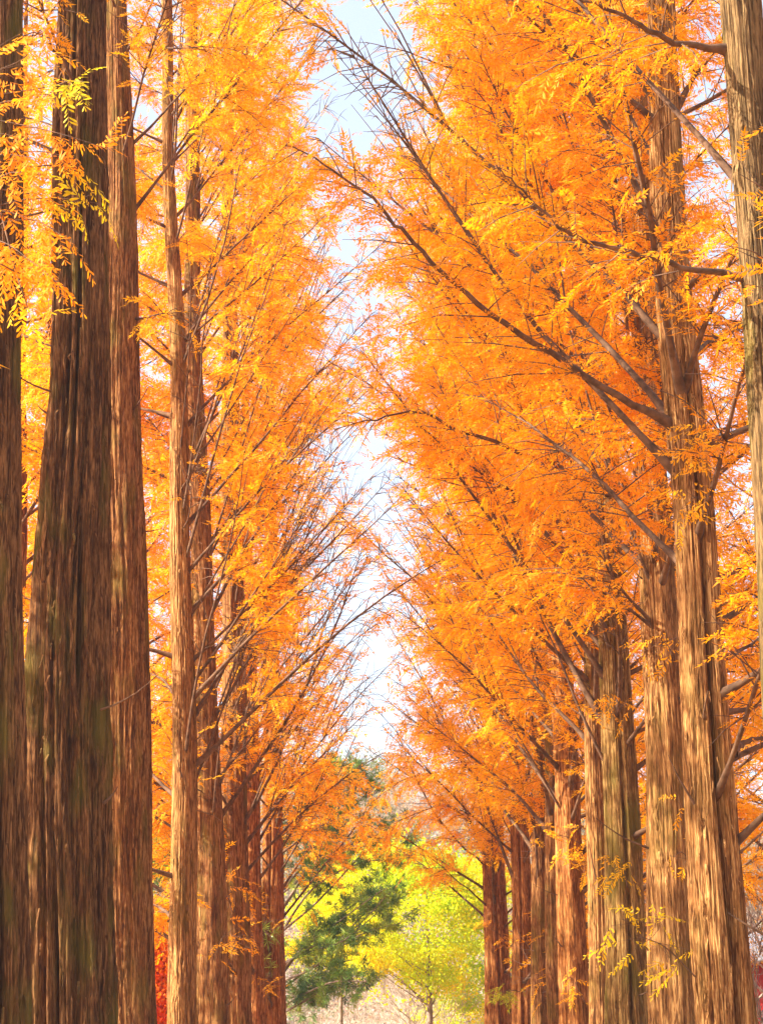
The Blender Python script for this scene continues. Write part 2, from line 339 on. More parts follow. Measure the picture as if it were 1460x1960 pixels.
# ------------------------------------------------------------------ metasequoia rows
# trunk rows: (key, depth, [(py, left edge, right edge) ...], ...) in photo pixels
TR = {
 'T1': (17.0, [(1960, -105, 46), (1300, -85, 47), (650, -62, 43), (0, -45, 50)]),
 'T2': (20.0, [(1960, 44, 212), (1300, 60, 210), (650, 90, 208), (300, 99, 210), (0, 110, 210)]),
 'T3': (28.0, [(1960, 192, 297), (1300, 186, 285), (650, 186, 270), (300, 196, 257), (0, 203, 246)]),
 'T4': (33.0, [(1960, 325, 376), (1300, 331, 373), (650, 324, 354), (300, 312, 335), (0, 306, 328)]),
 'T5': (38.0, [(1960, 371, 440), (1300, 370, 416), (650, 352, 387), (300, 352, 380), (0, 356, 380)]),
 'T6': (45.0, [(1960, 429, 480), (1300, 425, 470), (900, 424, 460), (400, 425, 450)]),
 'T6b': (51.0, [(1960, 474, 506), (1300, 468, 492), (900, 462, 480)]),
 'T7': (58.0, [(1960, 500, 546), (1560, 503, 539), (1300, 507, 536), (800, 505, 528)]),
 'R0': (15.5, [(1960, 1505, 1610), (1000, 1450, 1545), (650, 1421, 1510), (300, 1396, 1480), (0, 1378, 1462)]),
 'R1': (20.0, [(1960, 1340, 1448), (1300, 1304, 1388), (1000, 1290, 1366), (650, 1262, 1335), (300, 1245, 1310), (0, 1236, 1290)]),
 'R2': (24.5, [(1960, 1248, 1340), (1300, 1230, 1302), (1000, 1222, 1284), (650, 1208, 1262), (300, 1200, 1245)]),
 'R3': (29.0, [(1960, 1162, 1238), (1300, 1150, 1208), (1000, 1145, 1190), (650, 1132, 1168), (300, 1125, 1150)]),
 'R3b': (32.5, [(1960, 1126, 1168), (1300, 1121, 1152), (1000, 1114, 1140)]),
 'R4': (37.0, [(1960, 1069, 1128), (1500, 1064, 1112), (1200, 1042, 1088), (900, 1036, 1070)]),
 'R4b': (41.0, [(1960, 1048, 1078), (1500, 1042, 1068)]),
 'R5': (45.0, [(1960, 1018, 1052), (1500, 1016, 1045), (1100, 1008, 1032)]),
 'R6': (51.0, [(1960, 980, 1022), (1500, 976, 1010), (1100, 968, 995)]),
 'R7': (58.0, [(1960, 927, 976), (1640, 924, 966), (1400, 928, 956), (900, 925, 950)]),
}
TH = 27.0
TRUNK3 = {}
for k, (d, e) in TR.items():
    pts = []; rad = []
    for (py, l, r_) in sorted(e, key=lambda a: -a[0]):
        pts.append(P((l+r_)/2, py, d)); rad.append((r_-l)*0.5*d/F/math.cos(PITCH)*0.985)
    pts = np.array(pts); rad = np.array(rad)
    s0 = (pts[1]-pts[0])/(pts[1, 2]-pts[0, 2]); dr = (rad[1]-rad[0])/(pts[1, 2]-pts[0, 2])
    base = pts[0]-s0*pts[0, 2]; rb = rad[0]-dr*pts[0, 2]
    H = TH*{'T4': 0.9, 'T5': 0.95}.get(k, 1.0)
    s1 = (pts[-1]-pts[0])/(pts[-1, 2]-pts[0, 2])
    extra = []; re = []
    for q in (0.5, 1.0):
        zt = pts[-1, 2] + (H-pts[-1, 2])*q
        extra.append(pts[-1] + s1*(zt-pts[-1, 2])*0.6*np.array([1, 1, 1/0.6])); re.append(max(rad[-1]*(1-q)*0.9, 0.03))
    TRUNK3[k] = (np.vstack([base, pts, extra]), np.concatenate([[rb], rad, re]))

# visible bare stretches of trunk: no foliage hangs between the camera and the trunk below this picture height
CLEAR = {'T1': -200, 'T2': -200, 'T3': -200, 'T4': -200, 'T5': 500, 'T6': 1120, 'T6b': 1450, 'T7': 1570, 'R0': -200, 'R1': 990, 'R2': 1070, 'R3': 1180, 'R3b': 1400, 'R4': 1480, 'R4b': 1500, 'R5': 1620, 'R6': 1600, 'R7': 1640}
CLEARP = {'T5': 0.85, 'R0': 0.75, 'R1': 0.88, 'R2': 0.92, 'R3': 0.92, 'T6': 0.8}
# thin places of the canopy over the path where sky shows: (px, py, rx, ry, strength)
HOLES = [(690, 60, 85, 150, 1.0), (640, 230, 75, 90, 0.95), (735, 175, 95, 120, 0.95), (800, 250, 70, 60, .6), (600, 180, 50, 80, .6),
         (715, 440, 60, 60, 0.6), (670, 560, 60, 80, 0.65), (660, 700, 60, 70, .6), (800, 540, 50, 40, .35),
         (690, 870, 90, 110, 0.9), (600, 870, 75, 70, 0.85), (590, 1010, 90, 110, 0.9), (740, 1020, 70, 150, 0.93), (700, 1180, 80, 100, 0.95), (620, 1120, 80, 90, .85),
         (715, 1330, 85, 110, 0.93), (615, 1270, 90, 110, 0.85), (680, 1430, 85, 60, 0.97), (860, 1010, 60, 120, .6), (880, 1340, 60, 60, .6), (800, 1180, 40, 120, .5),
         (420, 80, 20, 50, .0), (570, 1420, 70, 60, .7), (1340, 190, 45, 60, 0.8), (1350, 330, 40, 50, .6), (1390, 520, 40, 80, .5), (1400, 620, 30, 60, .5), (1420, 1000, 30, 60, .5),
         (1400, 1300, 40, 60, .4), (1430, 1500, 60, 60, .5), (290, 1330, 22, 40, .4)]
kr = np.random.default_rng(77)
def keep_leaves(p):
    px, py, dep = proj(p)
    k = (px > -330) & (px < 1790) & (py > -330) & (py < 2150) & (dep > 3)
    pr = np.ones(len(p))
    for (hx, hy, rx, ry, s) in HOLES:
        q = ((px-hx)/rx)**2 + ((py-hy)/ry)**2
        pr *= 1 - s*.86*np.clip(1.3-q, 0, 1)
    for t, (d, e) in TR.items():
        e = sorted(e); ys = [a[0] for a in e]
        l = np.interp(py, ys, [a[1] for a in e]); r_ = np.interp(py, ys, [a[2] for a in e])
        m = (px > l-10) & (px < r_+10) & (p[:, 1] < d) & (py > CLEAR[t])
        pr = np.where(m, pr*(1-CLEARP.get(t, 0.97)), pr)
    q = p*np.array([1.0, 1.0, 1.5]); nz = 0
    for (a_, b_, c_, f_) in ((2.1, 1.3, 1.7, .4), (-1.6, 2.4, 2.2, 1.9), (3.7, -2.9, 3.1, 4.0), (1.1, 3.4, -4.3, 2.7), (-4.9, 1.7, 2.6, .9)):
        nz = nz + np.sin(q @ np.array([a_, b_, c_])+f_+1.3*np.sin(q @ np.array([b_, -c_, a_])*.7))
    pr *= np.clip(0.98+0.36*nz, 0.08, 1)
    # below the crowns the view down the path is open
    m = (px > 545) & (px < 925) & (py > 1690+0*px); pr = np.where(m, pr*0.08, pr)
    m = (px > 560) & (px < 900) & (py > 1500) & (py <= 1690); pr = np.where(m, pr*0.8, pr)
    return k & (kr.random(len(p)) < pr)

def rot_about(v, ax, a):
    c, s = np.cos(a)[..., None], np.sin(a)[..., None]
    return v*c + np.cross(ax, v)*s + ax*(np.sum(ax*v, -1, keepdims=True))*(1-c)

def dress(path, rad, wood, leaves, r, tint, s0=0.22, dens=5.5, tw=(0.35, 0.95), spr=0.14, sc=1.0, twk=3, droop=0.25, bare=0.0):
    """grow side twigs and leaf sprays along a limb path"""
    seg = np.linalg.norm(np.diff(path, axis=0), axis=1); cum = np.concatenate([[0], np.cumsum(seg)]); L = cum[-1]
    m = max(int(L*(1-s0)*dens*2), 4)
    s = np.sort(r.uniform(s0, 1.0, m))*L
    p = np.stack([np.interp(s, cum, path[:, i]) for i in range(3)], -1)
    T = nrm(np.gradient(path, axis=0)); t = nrm(np.stack([np.interp(s, cum, T[:, i]) for i in range(3)], -1))
    ax = nrm(np.cross(t, np.cross(np.array([[0, 0, 1.0]]), t)) + r.normal(0, .35, (m, 3)))
    a = np.radians(r.uniform(35, 75, m))*np.where(np.arange(m) % 2, 1, -1)
    d = rot_about(t, ax, a); d[:, 2] += r.normal(-0.05, 0.22, m); d = nrm(d)
    ln = r.uniform(tw[0], tw[1], m)*(1.15-0.75*(s/L))
    mid = p + d*ln[:, None]*0.55; d2 = d.copy(); d2[:, 2] -= droop*r.uniform(0.3, 1.6, m); d2 = nrm(d2); end = mid + d2*ln[:, None]*0.45
    rt = 0.0035+0.004*ln
    wood.segs(p, mid, rt*1.3, rt, twk); wood.segs(mid, end, rt, rt*0.35, twk)
    # sprays
    for i in range(m):
        if r.random() < bare: continue
        k = max(int(ln[i]/spr), 2); u = (np.arange(k)+r.uniform(0, 1, k))/k
        q = np.where(u[:, None] < 0.55, p[i]+(mid[i]-p[i])*(u[:, None]/0.55), mid[i]+(end[i]-mid[i])*((u[:, None]-.55)/.45))
        dd = np.where(u[:, None] < .55, d[i], d2[i]); axn = nrm(np.array([0, 0, 1.0])+r.normal(0, .45, (k, 3)))
        dd = rot_about(dd+0*q, axn, np.radians(r.uniform(15, 70, k))*np.where(np.arange(k) % 2, 1, -1)); dd[:, 2] -= droop*r.uniform(0, 2.2, k)
        leaves.add(q, nrm(dd), nrm(np.array([0, 0, 1.0])+r.normal(0, .55, (k, 3))), sc*r.uniform(.65, 1.2, k), np.clip(tint+r.normal(0, .07)+0*u, 0, 1))

def limb_path(r, p0, az, el, L, bend, n=9):
    u = np.linspace(0, 1, n)
    e = el + bend*u
    azs = az + np.cumsum(r.normal(0, .07, n)); e = e + np.cumsum(r.normal(0, .035, n))
    d = np.stack([np.cos(azs)*np.cos(e), np.sin(azs)*np.cos(e), np.sin(e)], -1)
    return np.concatenate([[p0], p0 + np.cumsum(d[:-1]*L/(n-1), axis=0)])

def in_view(pts, mx=300):
    px, py, dep = proj(pts)
    return bool(((px > -mx) & (px < 1460+mx) & (py > -mx) & (py < 1960+mx) & (dep > 2)).any())

# tree settings: bark, label, crown base z, crown radius, limb count, tint, skip-facing-camera, flute, etc.
TREES = {
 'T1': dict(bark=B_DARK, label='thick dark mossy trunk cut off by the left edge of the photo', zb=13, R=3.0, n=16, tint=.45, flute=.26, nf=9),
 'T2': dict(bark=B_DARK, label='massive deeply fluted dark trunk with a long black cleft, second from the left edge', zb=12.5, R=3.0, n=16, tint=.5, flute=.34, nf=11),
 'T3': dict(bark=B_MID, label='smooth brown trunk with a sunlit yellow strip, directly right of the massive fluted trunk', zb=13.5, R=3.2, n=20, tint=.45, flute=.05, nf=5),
 'T4': dict(bark=B_LIGHT, label='slender pale tree with a clean bare stem, alone right of the smooth brown trunk', zb=6.5, R=3.1, n=56, tint=.36, flute=.06, nf=4, face=1),
 'T5': dict(bark=B_MID, label='reddish tree with a peeling pale strip, touching the right side of the slender pale stem', zb=6.3, R=3.1, n=64, tint=.36, flute=.14, nf=7, face=1),
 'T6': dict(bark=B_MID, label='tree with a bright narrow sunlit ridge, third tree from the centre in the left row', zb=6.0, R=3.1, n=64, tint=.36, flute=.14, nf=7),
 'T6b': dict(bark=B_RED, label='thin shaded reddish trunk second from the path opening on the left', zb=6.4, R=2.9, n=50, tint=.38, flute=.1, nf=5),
 'T7': dict(bark=B_RED, label='farthest tree of the left row, split red and cream bark beside the dark green pine', zb=6.0, R=3.0, n=60, tint=.42, flute=.17, nf=6),
 'R0': dict(bark=B_GREYB, label='mossy grey-brown trunk leaving the photo at the upper right edge', zb=7.5, R=3.0, n=15, tint=.08, flute=.09, nf=7, face=1),
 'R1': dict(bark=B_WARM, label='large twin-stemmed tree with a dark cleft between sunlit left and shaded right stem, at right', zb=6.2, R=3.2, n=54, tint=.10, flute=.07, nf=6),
 'R2': dict(bark=B_LIGHT, label='broad pale fibrous tree just left of the twin-stemmed one', zb=7.2, R=3.2, n=56, tint=.14, flute=.07, nf=6),
 'R3': dict(bark=B_OLIVE, label='pale stem with two knots joined to a darker olive stem behind, in the right row', zb=6.0, R=3.1, n=60, tint=.26, flute=.09, nf=6),
 'R3b': dict(bark=B_LIGHT, label='narrow yellowish trunk pressed against the left of the knotted pale stem', zb=6.4, R=2.9, n=46, tint=.34, flute=.08, nf=5),
 'R4': dict(bark=B_RED, label='stout orange-red trunk with peeling strips in the middle of the right row', zb=6.0, R=3.0, n=60, tint=.38, flute=.14, nf=8),
 'R4b': dict(bark=B_MID, label='thin trunk just left of the stout orange-red one', zb=6.0, R=2.8, n=44, tint=.38, flute=.08, nf=5),
 'R5': dict(bark=B_MID, label='dull brown shaded trunk third from the path opening on the right', zb=6.0, R=2.9, n=50, tint=.40, flute=.08, nf=5),
 'R6': dict(bark=B_RED, label='golden trunk with dark vertical clefts second from the path opening on the right', zb=6.0, R=3.0, n=52, tint=.40, flute=.16, nf=7),
 'R7': dict(bark=B_RED, label='farthest tree of the right row, grooved reddish trunk beside the yellow tree', zb=5.8, R=3.0, n=62, tint=.42, flute=.15, nf=7),
}
CLEFT = {'R1': [(math.radians(-76), 0.17, 0.62, 0.0, 9.0)], 'T2': [(math.radians(-58), 0.085, 0.62, 5.5, 7.1), (math.radians(-125), 0.08, 0.4, 1, 6.5), (math.radians(-85), 0.07, 0.4, 7.3, 11), (math.radians(-140), 0.08, 0.4, 7, 13), (math.radians(-105), .06, .35, 1, 3.6)],
         'R3': [(math.radians(-85), 0.10, 0.38, 0, 8)], 'T5': [(math.radians(-140), .08, .3, 0, 7)], 'T6': [(math.radians(-125), .08, .3, 0, 9)],
         'R6': [(math.radians(-95), .1, .35, 0, 9)], 'R7': [(math.radians(-80), .1, .3, 0, 9)], 'T7': [(math.radians(-100), .1, .35, 0, 9)], 'T1': [(math.radians(-60), .1, .25, 2, 9)]}
# limbs traced from the photo: (tree, radius at the root, [(px, py, depth) from the trunk outwards])
HERO = [('R1', .062, [(1290, 815, 20), (1180, 755, 19.6), (1060, 680, 19.2), (940, 600, 18.8), (850, 520, 18.4), (770, 445, 18), (715, 380, 17.8), (640, 325, 17.6), (560, 280, 17.3)]),
        ('R2', .058, [(1235, 985, 24.5), (1150, 940, 24), (1050, 885, 23.6), (950, 848, 23.2), (870, 818, 22.9), (800, 792, 22.6), (720, 800, 22.4), (640, 822, 22.2)]),
        ('R3', .05, [(1160, 1000, 29), (1060, 972, 28.6), (960, 930, 28), (870, 868, 27.6), (810, 820, 27.2), (770, 770, 27)]),
        ('R0', .045, [(1435, 530, 15.5), (1330, 515, 15.3), (1230, 490, 15), (1120, 460, 14.8), (1070, 430, 14.6), (1000, 370, 14.4), (955, 320, 14.2)]),
        ('R0', .05, [(1395, 95, 15.5), (1310, 82, 15.3), (1240, 60, 15), (1180, 25, 14.8), (1100, -10, 14.6), (1040, -40, 14.4)]),
        ('R2', .06, [(1240, 610, 24.5), (1180, 545, 24.2), (1110, 470, 24), (1050, 400, 23.7), (1000, 330, 23.4), (960, 250, 23), (900, 150, 22.6)]),
        ('R3', .05, [(1140, 330, 29), (1080, 270, 28.7), (1000, 200, 28.3), (930, 150, 28), (860, 130, 27.6), (780, 100, 27.4), (700, 80, 27.2)]),
        ('R1', .05, [(1265, 240, 20), (1180, 170, 19.7), (1080, 90, 19.4), (1000, 20, 19), (960, -30, 18.8)]),
        ('R3', .045, [(1150, 800, 29), (1040, 760, 28.6), (930, 640, 28.2), (860, 560, 27.8), (810, 500, 27.4)]),
        ('R2', .04, [(1225, 610, 24.5), (1170, 560, 24), (1130, 490, 23.5), (1115, 440, 23.2)]),
        ('R2', .034, [(1262, 1205, 24.5), (1200, 1140, 24), (1160, 1080, 23.6), (1150, 1010, 23.3), (1140, 950, 23)]),
        ('R2', .030, [(1262, 1210, 24.5), (1180, 1150, 24), (1110, 1110, 23.5), (1040, 1060, 23)]),
        ('R1', .055, [(1360, 1115, 20), (1400, 1095, 20.3), (1440, 1075, 20.6), (1500, 1040, 21)]),
        ('R1', .06, [(1400, 1440, 20), (1425, 1420, 20.2), (1460, 1412, 20.4), (1520, 1390, 20.7)]),
        ('R1', .05, [(1375, 1265, 20), (1420, 1245, 20.3), (1480, 1200, 20.6)]),
        ('R1', .045, [(1385, 1365, 20), (1440, 1355, 20.3), (1500, 1330, 20.6)]),
        ('R1', .05, [(1290, 210, 20), (1340, 130, 19.8), (1378, 90, 19.6)]),
        ('R7', .05, [(935, 1662, 58), (890, 1625, 57.6), (840, 1570, 57), (800, 1500, 56.6), (775, 1440, 56.2), (755, 1390, 56)]),
        ('T7', .04, [(530, 1575, 58), (600, 1540, 57), (660, 1490, 56.5), (720, 1440, 56)]),
        ('T7', .04, [(530, 1640, 58), (600, 1590, 57), (660, 1565, 56.5), (725, 1590, 56)]),
        ('T7', .035, [(530, 1480, 58), (590, 1420, 57), (640, 1330, 56.5), (680, 1250, 56)]),
        ('R7', .04, [(940, 1510, 58), (860, 1480, 57), (780, 1490, 56.5), (720, 1530, 56)]),
        ('R7', .04, [(940, 1580, 58), (860, 1545, 57), (790, 1560, 56.5), (700, 1610, 56)]),
        ('R7', .035, [(940, 1740, 58), (880, 1690, 57), (820, 1640, 56.5), (770, 1640, 56)]),
        ('R7', .04, [(930, 1300, 58), (870, 1260, 57), (800, 1200, 56), (760, 1120, 55.5), (720, 1050, 55)]),
        ('R6', .04, [(975, 1340, 51), (900, 1290, 50), (830, 1200, 49.5), (790, 1120, 49)]),
        ('T3', .03, [(240, 90, 28), (320, 92, 27.5), (400, 88, 27), (470, 97, 26.5)]),
        ('T3', .028, [(250, 610, 28), (310, 600, 27.6), (345, 588, 27.3)]),
        ('T4', .02, [(350, 1030, 33), (365, 960, 32.6), (372, 880, 32.3), (380, 800, 32)]),
        ('T3', .045, [(232, 740, 28), (150, 690, 29), (40, 640, 30), (-60, 600, 31)]),
        ('T3', .04, [(230, 940, 28), (140, 900, 28.6), (40, 850, 29), (-60, 790, 30)]),
        ('T3', .04, [(228, 560, 28), (140, 520, 28.6), (40, 490, 29), (-60, 450, 30)]),
        ('T3', .04, [(230, 1210, 28), (140, 1180, 28.6), (40, 1140, 29), (-60, 1100, 30)]),
        ('T3', .035, [(228, 330, 28), (140, 260, 28.6), (40, 220, 29), (-60, 190, 30)]),
        ('T2', .02, [(110, 100, 20), (75, 60, 19.4), (40, 95, 19)]),
        ]
def catmull(pts, n=5):
    p = np.asarray(pts, float); p = np.vstack([2*p[0]-p[1], p, 2*p[-1]-p[-2]]); out = []
    for i in range(1, len(p)-2):
        for u in np.linspace(0, 1, n, endpoint=False):
            a, b, c, d = p[i-1], p[i], p[i+1], p[i+2]
            out.append(0.5*((2*b)+(c-a)*u+(2*a-5*b+4*c-d)*u*u+(3*b-a-3*c+d)*u**3))
    out.append(p[-2]); return np.array(out)

def tint_at(p, base):
    """upper and far foliage still turning: yellower and greener"""
    px, py, _ = proj(p[None, :]); px, py = float(px[0]), float(py[0])
    t = base
    t += 0.03*math.exp(-((px-430)/170)**2-((py-150)/420)**2) - 0.14*math.exp(-((px-1000)/260)**2-((py-150)/420)**2)
    t += 0.52*math.exp(-((px-790)/130)**2-((py-170)/200)**2) + 0.3*math.exp(-((px-620)/90)**2-((py-100)/160)**2)
    t += 0.12*math.exp(-((px-900)/100)**2-((py-300)/220)**2)
    t += 0.0*math.exp(-((px-100)/170)**2-((py-450)/600)**2)
    return t
nleaf = 0
for idx, (key, c) in enumerate(TREES.items()):
    r = np.random.default_rng(100+idx)
    pts, rad = TRUNK3[key]; base = pts[0].copy(); d = TR[key][0]; side = -1 if key[0] == 'T' else 1
    root = thing('metasequoia_tree', base, c['label'], 'tree', 'tall conifers lining the path in two rows')
    lv = Leaves(); zb, H = c['zb'], pts[-1, 2]
    strips = None
    if d < 40:
        # loose strips of bark and snapped twig stubs on the camera side
        z = r.uniform(1.5, 13, 150 if d < 26 else 90); a = r.uniform(math.pi*.95, math.pi*2.05, len(z)); SV = []
        for zz, aa in zip(z, a):
            R0_ = np.interp(zz, pts[:, 2], rad)*1.0; ax_ = np.array([np.interp(zz, pts[:, 2], pts[:, 0]), np.interp(zz, pts[:, 2], pts[:, 1]), zz])
            o_ = np.array([math.cos(aa), math.sin(aa), 0]); t_ = np.array([-o_[1], o_[0], 0]); hh = r.uniform(.08, .34); ww = r.uniform(.005, .014); k_ = r.uniform(-.02, .02)
            q0 = ax_+o_*(R0_*.97); q1 = q0+o_*.03+np.array([0, 0, -hh*.5])+t_*k_; q2 = q0+o_*r.uniform(.0, .05)+np.array([0, 0, -hh])
            SV += [q0-t_*ww, q0+t_*ww, q1+t_*ww, q1-t_*ww, q1-t_*ww, q1+t_*ww, q2+t_*ww*.4, q2-t_*ww*.4]
        strips = np.array(SV)
        for i in range(4):
            zz = r.uniform(2.5, 12); aa = r.uniform(math.pi*1.0, math.pi*2.0); p0 = np.array([np.interp(zz, pts[:, 2], pts[:, 0]), np.interp(zz, pts[:, 2], pts[:, 1]), zz])
            w = Wood(); pp = limb_path(r, p0+np.array([math.cos(aa), math.sin(aa), 0])*np.interp(zz, pts[:, 2], rad)*.9, aa, math.radians(r.uniform(0, 50)), r.uniform(.12, .8), .3, 6)
            w.tube(pp, np.linspace(r.uniform(.008, .02), .004, 6), 5); w.build('branch_stub', B_LIMB, root, base)
    trunk_mesh('trunk', pts, rad, c['bark'], root, base, 200+idx, flute=c['flute'], nf=c['nf'], ks=230 if d < 22 else 150 if d < 34 else 72,
               dz=0.05 if d < 30 else 0.1, cleft=CLEFT.get(key), extra=strips, lobes={'T1': [(8, .22)], 'T2': [(7, .36), (13, .08)], 'T3': [(7, .05)], 'T7': [(7, .2)], 'R6': [(8, .18)], 'R7': [(9, .12)], 'R4': [(9, .08)], 'T5': [(6, .12)], 'T6': [(7, .15)]}.get(key), knots=6 if key in ('R3', 'T4') else 3, lumps=0.05 if key in ('T1', 'T2') else 0.03)
    far = d > 43
    axis = lambda z: np.array([np.interp(z, pts[:, 2], pts[:, 0]), np.interp(z, pts[:, 2], pts[:, 1]), z])
    for i in range(c['n']):
        u = (i+r.uniform(0, 1))/c['n']; z0 = zb + (H-zb-0.6)*u**1.15
        az = i*2.39996+r.uniform(-.4, .4)
        dx, dy = math.cos(az), math.sin(az)
        inner = -dx*side
        if c.get('face') and dy < -0.5 and r.random() < 0.75: continue
        R = (c['R']+.4)*(1-u)**0.42*r.uniform(.8, 1.12)+0.5
        el = math.radians(r.uniform(38, 58) if inner > 0 else r.uniform(18, 38)); bend = math.radians(r.uniform(-14, 14))
        L = R/math.cos(el)
        if inner <= 0: z0 = max(z0-2.5, 3.6) if u < .35 else z0
        p0 = axis(z0) 
        path = limb_path(r, p0, az, el, L, bend)
        if not in_view(path, 350): continue
        w = Wood(); rr = (0.034*(1-u)+0.012)*r.uniform(.7, 1.1)*(.6 if key in ('R0', 'T3', 'T1', 'T2') else 1)
        rads = np.linspace(1, 0.12, len(path))*rr; rads[0] *= 1.7
        w.tube(path, rads, 6)
        dress(path, rads, w, lv, r, tint_at(path[5], c['tint']), dens=7.5 if not far else 6.0, sc=(.82 if d < 21 else .95) if not far else 1.1, spr=.095 if not far else .12, tw=(.4, 1.15))
        w.build('limb', B_LIMB, root, base)
        # slender upright shoots that give the brushed look
        if inner > 0.1 and r.random() < 0.75:
            w2 = Wood()
            for q in range(2):
                j = r.integers(2, 6); pp = limb_path(r, path[j], az+r.uniform(-.5, .5), math.radians(r.uniform(52, 76)), r.uniform(1.6, 3.4), math.radians(-8), 7)
                w2.tube(pp, np.linspace(.013, .003, len(pp)), 4)
                dress(pp, None, w2, lv, r, tint_at(pp[3], c['tint']), dens=1.6, tw=(.2, .5), s0=.35, bare=.35)
            w2.build('shoot', B_LIMB, root, base)
    if key in ('T4', 'T5', 'T6', 'T6b', 'T7', 'R2', 'R3', 'R3b', 'R4', 'R5', 'R6', 'R7'):
        for i in range(17 if key[0] == 'T' else 13):
            z0 = r.uniform(zb-.5, min(d*.56, H-4)); a = r.uniform(-75, 15) if side < 0 else r.uniform(165, 255)
            pp = limb_path(r, axis(z0), math.radians(a), math.radians(r.uniform(54, 68)), r.uniform(3.2, 5.6), math.radians(r.uniform(-10, 12)), 10)
            if not in_view(pp, 100): continue
            w = Wood(); w.tube(pp, np.linspace(r.uniform(.018, .032), .005, 10), 5)
            dress(pp, None, w, lv, r, tint_at(pp[6], c['tint']), dens=2.6, tw=(.25, 1.0), s0=.35, bare=.25)
            w.build('limb', B_LIMB, root, base)
    for (tk, rr, pl) in HERO:
        if tk != key: continue
        path = catmull([P(*q) for q in pl], 4); w = Wood()
        ys_ = sorted(TR[key][1]); xl = np.interp(pl[0][1], [a[0] for a in ys_], [a[1] for a in ys_]); xr = np.interp(pl[0][1], [a[0] for a in ys_], [a[2] for a in ys_])
        if not xl < pl[0][0] < xr: raise ValueError('limb off trunk %s %s %d %d' % (key, pl[0], xl, xr))
        path[1:-1] += r.normal(0, .012, (len(path)-2, 3))
        rads = np.linspace(1, .14, len(path))*rr*.66; rads[:3] *= np.array([1.9, 1.35, 1.1]); w.tube(path, rads, 8)
        dress(path, rads, w, lv, r, tint_at(path[len(path)//2], c['tint']), dens=5.0, s0=.22, bare=.1, tw=(.4, 1.25), spr=.085, sc=.82 if d < 21 else .95)
        w.build('limb', B_LIMB, root, base)
    o = lv.build('crown', M_ORANGE, root, base, TEMPL_FAR if far else TEMPL, r, keep_leaves)
    if o: nleaf += len(o.data.polygons); print(key, len(o.data.polygons))

# low sprigs growing straight from the trunks
SPR = [('R1', 1215, 1790, 19.2, .75, 11, (1330, 1870)), ('R1', 1190, 1760, 19.2, .72, 5, (1240, 1820)), ('R2', 1295, 1550, 23.6, .3, 9, (1330, 1600)), ('R2', 1290, 1640, 23.6, .4, 3, (1320, 1650)),
       ('R4', 1085, 1640, 36, .42, 14, (1160, 1680)), ('R4', 1040, 1600, 36, .3, 14, (1120, 1620)), ('R4', 1120, 1500, 36, .35, 16, (1170, 1470)), ('R5', 1035, 1780, 43, .35, 10, (1070, 1800)),
       ('R6', 950, 1905, 49, .97, 22, (1000, 1900)), ('R5', 1040, 1900, 43, .4, 16, (1070, 1850)), ('R7', 935, 1780, 56, .2, 10, (965, 1800)), ('R4', 1085, 1870, 36, .45, 8, (1110, 1900)),
       ('T6', 445, 1810, 44, .4, 9, (470, 1790)), ('T5', 415, 1830, 37, .4, 6, (430, 1790)), ('T6', 450, 1700, 44, .4, 6, (490, 1710)), ('T6b', 490, 1890, 50, .45, 12, (530, 1880)), ('T7', 560, 1760, 57, .4, 12, (600, 1740)),
       ('T5', 420, 1380, 37, .35, 10, (450, 1350)), ('T6', 440, 1450, 44, .35, 10, (490, 1400)), ('R3', 1175, 1380, 28, .3, 10, (1200, 1350)), ('R3', 1190, 1640, 28, .65, 9, (1200, 1700)), ('R2', 1260, 1230, 23.4, .4, 12, (1290, 1260)), ('R1', 1320, 830, 19.2, .4, 16, (1340, 880)), ('R1', 1330, 950, 19.2, .35, 12, (1320, 1000))]
roots = [o for o in COL.objects if o.type == 'EMPTY']
byk = dict(zip(TREES.keys(), roots))
for (k, x, y, d, t, n, e) in SPR:
    r = np.random.default_rng(int(x*7+y)); w = Wood(); lv = Leaves()
    a = P(e[0], e[1], d+0.4); b = P(x, y, d); path = catmull([a, (a+b)/2+np.array([0, 0, .08]), b], 4)
    w.tube(path, np.linspace(.009, .003, len(path)), 4)
    for i in range(n):
        q = path[r.integers(1, len(path))]+r.normal(0, .13, 3); dd = nrm(r.normal(0, 1, 3)*np.array([1, .6, .4]) - np.array([0, 0, .3]))
        w.segs([path[r.integers(1, len(path))]], [q], .003, .002)
        lv.add(q, dd, nrm(np.array([0, -.5, .8])+r.normal(0, .3, 3)), r.uniform(.7, 1.1), t)
    rt = byk[k]; bb = np.array(rt.location)
    w.build('sprig_twig', B_LIMB, rt, bb); lv.build('low_foliage', M_ORANGE, rt, bb, TEMPL_NEAR if d < 30 else TEMPL, r)

# large hanging sprays nearest the camera, upper left, growing from the trunk at the left edge
rt = byk['T1']; bb = np.array(rt.location); r = np.random.default_rng(3)
FR = [(-60, 160, 50, 120, .35), (0, 230, 210, 285, .45), (95, 165, 160, 155, .85), (-40, 300, 60, 300, .4), (40, 290, 130, 300, .4), (60, 380, 195, 390, .86), (-30, 400, 60, 420, .35), (60, 420, 130, 460, .4), (100, 315, 160, 320, .85),
      (-40, 120, 45, 60, .5), (-20, 450, 60, 500, .35), (10, 470, 110, 540, .5), (-10, 500, 30, 560, .6), (30, 120, 90, 80, .6), (0, 340, 40, 330, .4), (-30, 210, 40, 190, .35), (60, 370, 120, 365, .5), (40, 550, 60, 620, .7), (-40, 260, 30, 260, .3)]
w = Wood(); lv = Leaves()
stem = catmull([P(-160, 40, 13.6), P(-60, 190, 13.2), P(-10, 360, 13), P(30, 520, 12.9)], 5); w.tube(stem, np.linspace(.02, .004, len(stem)), 5)
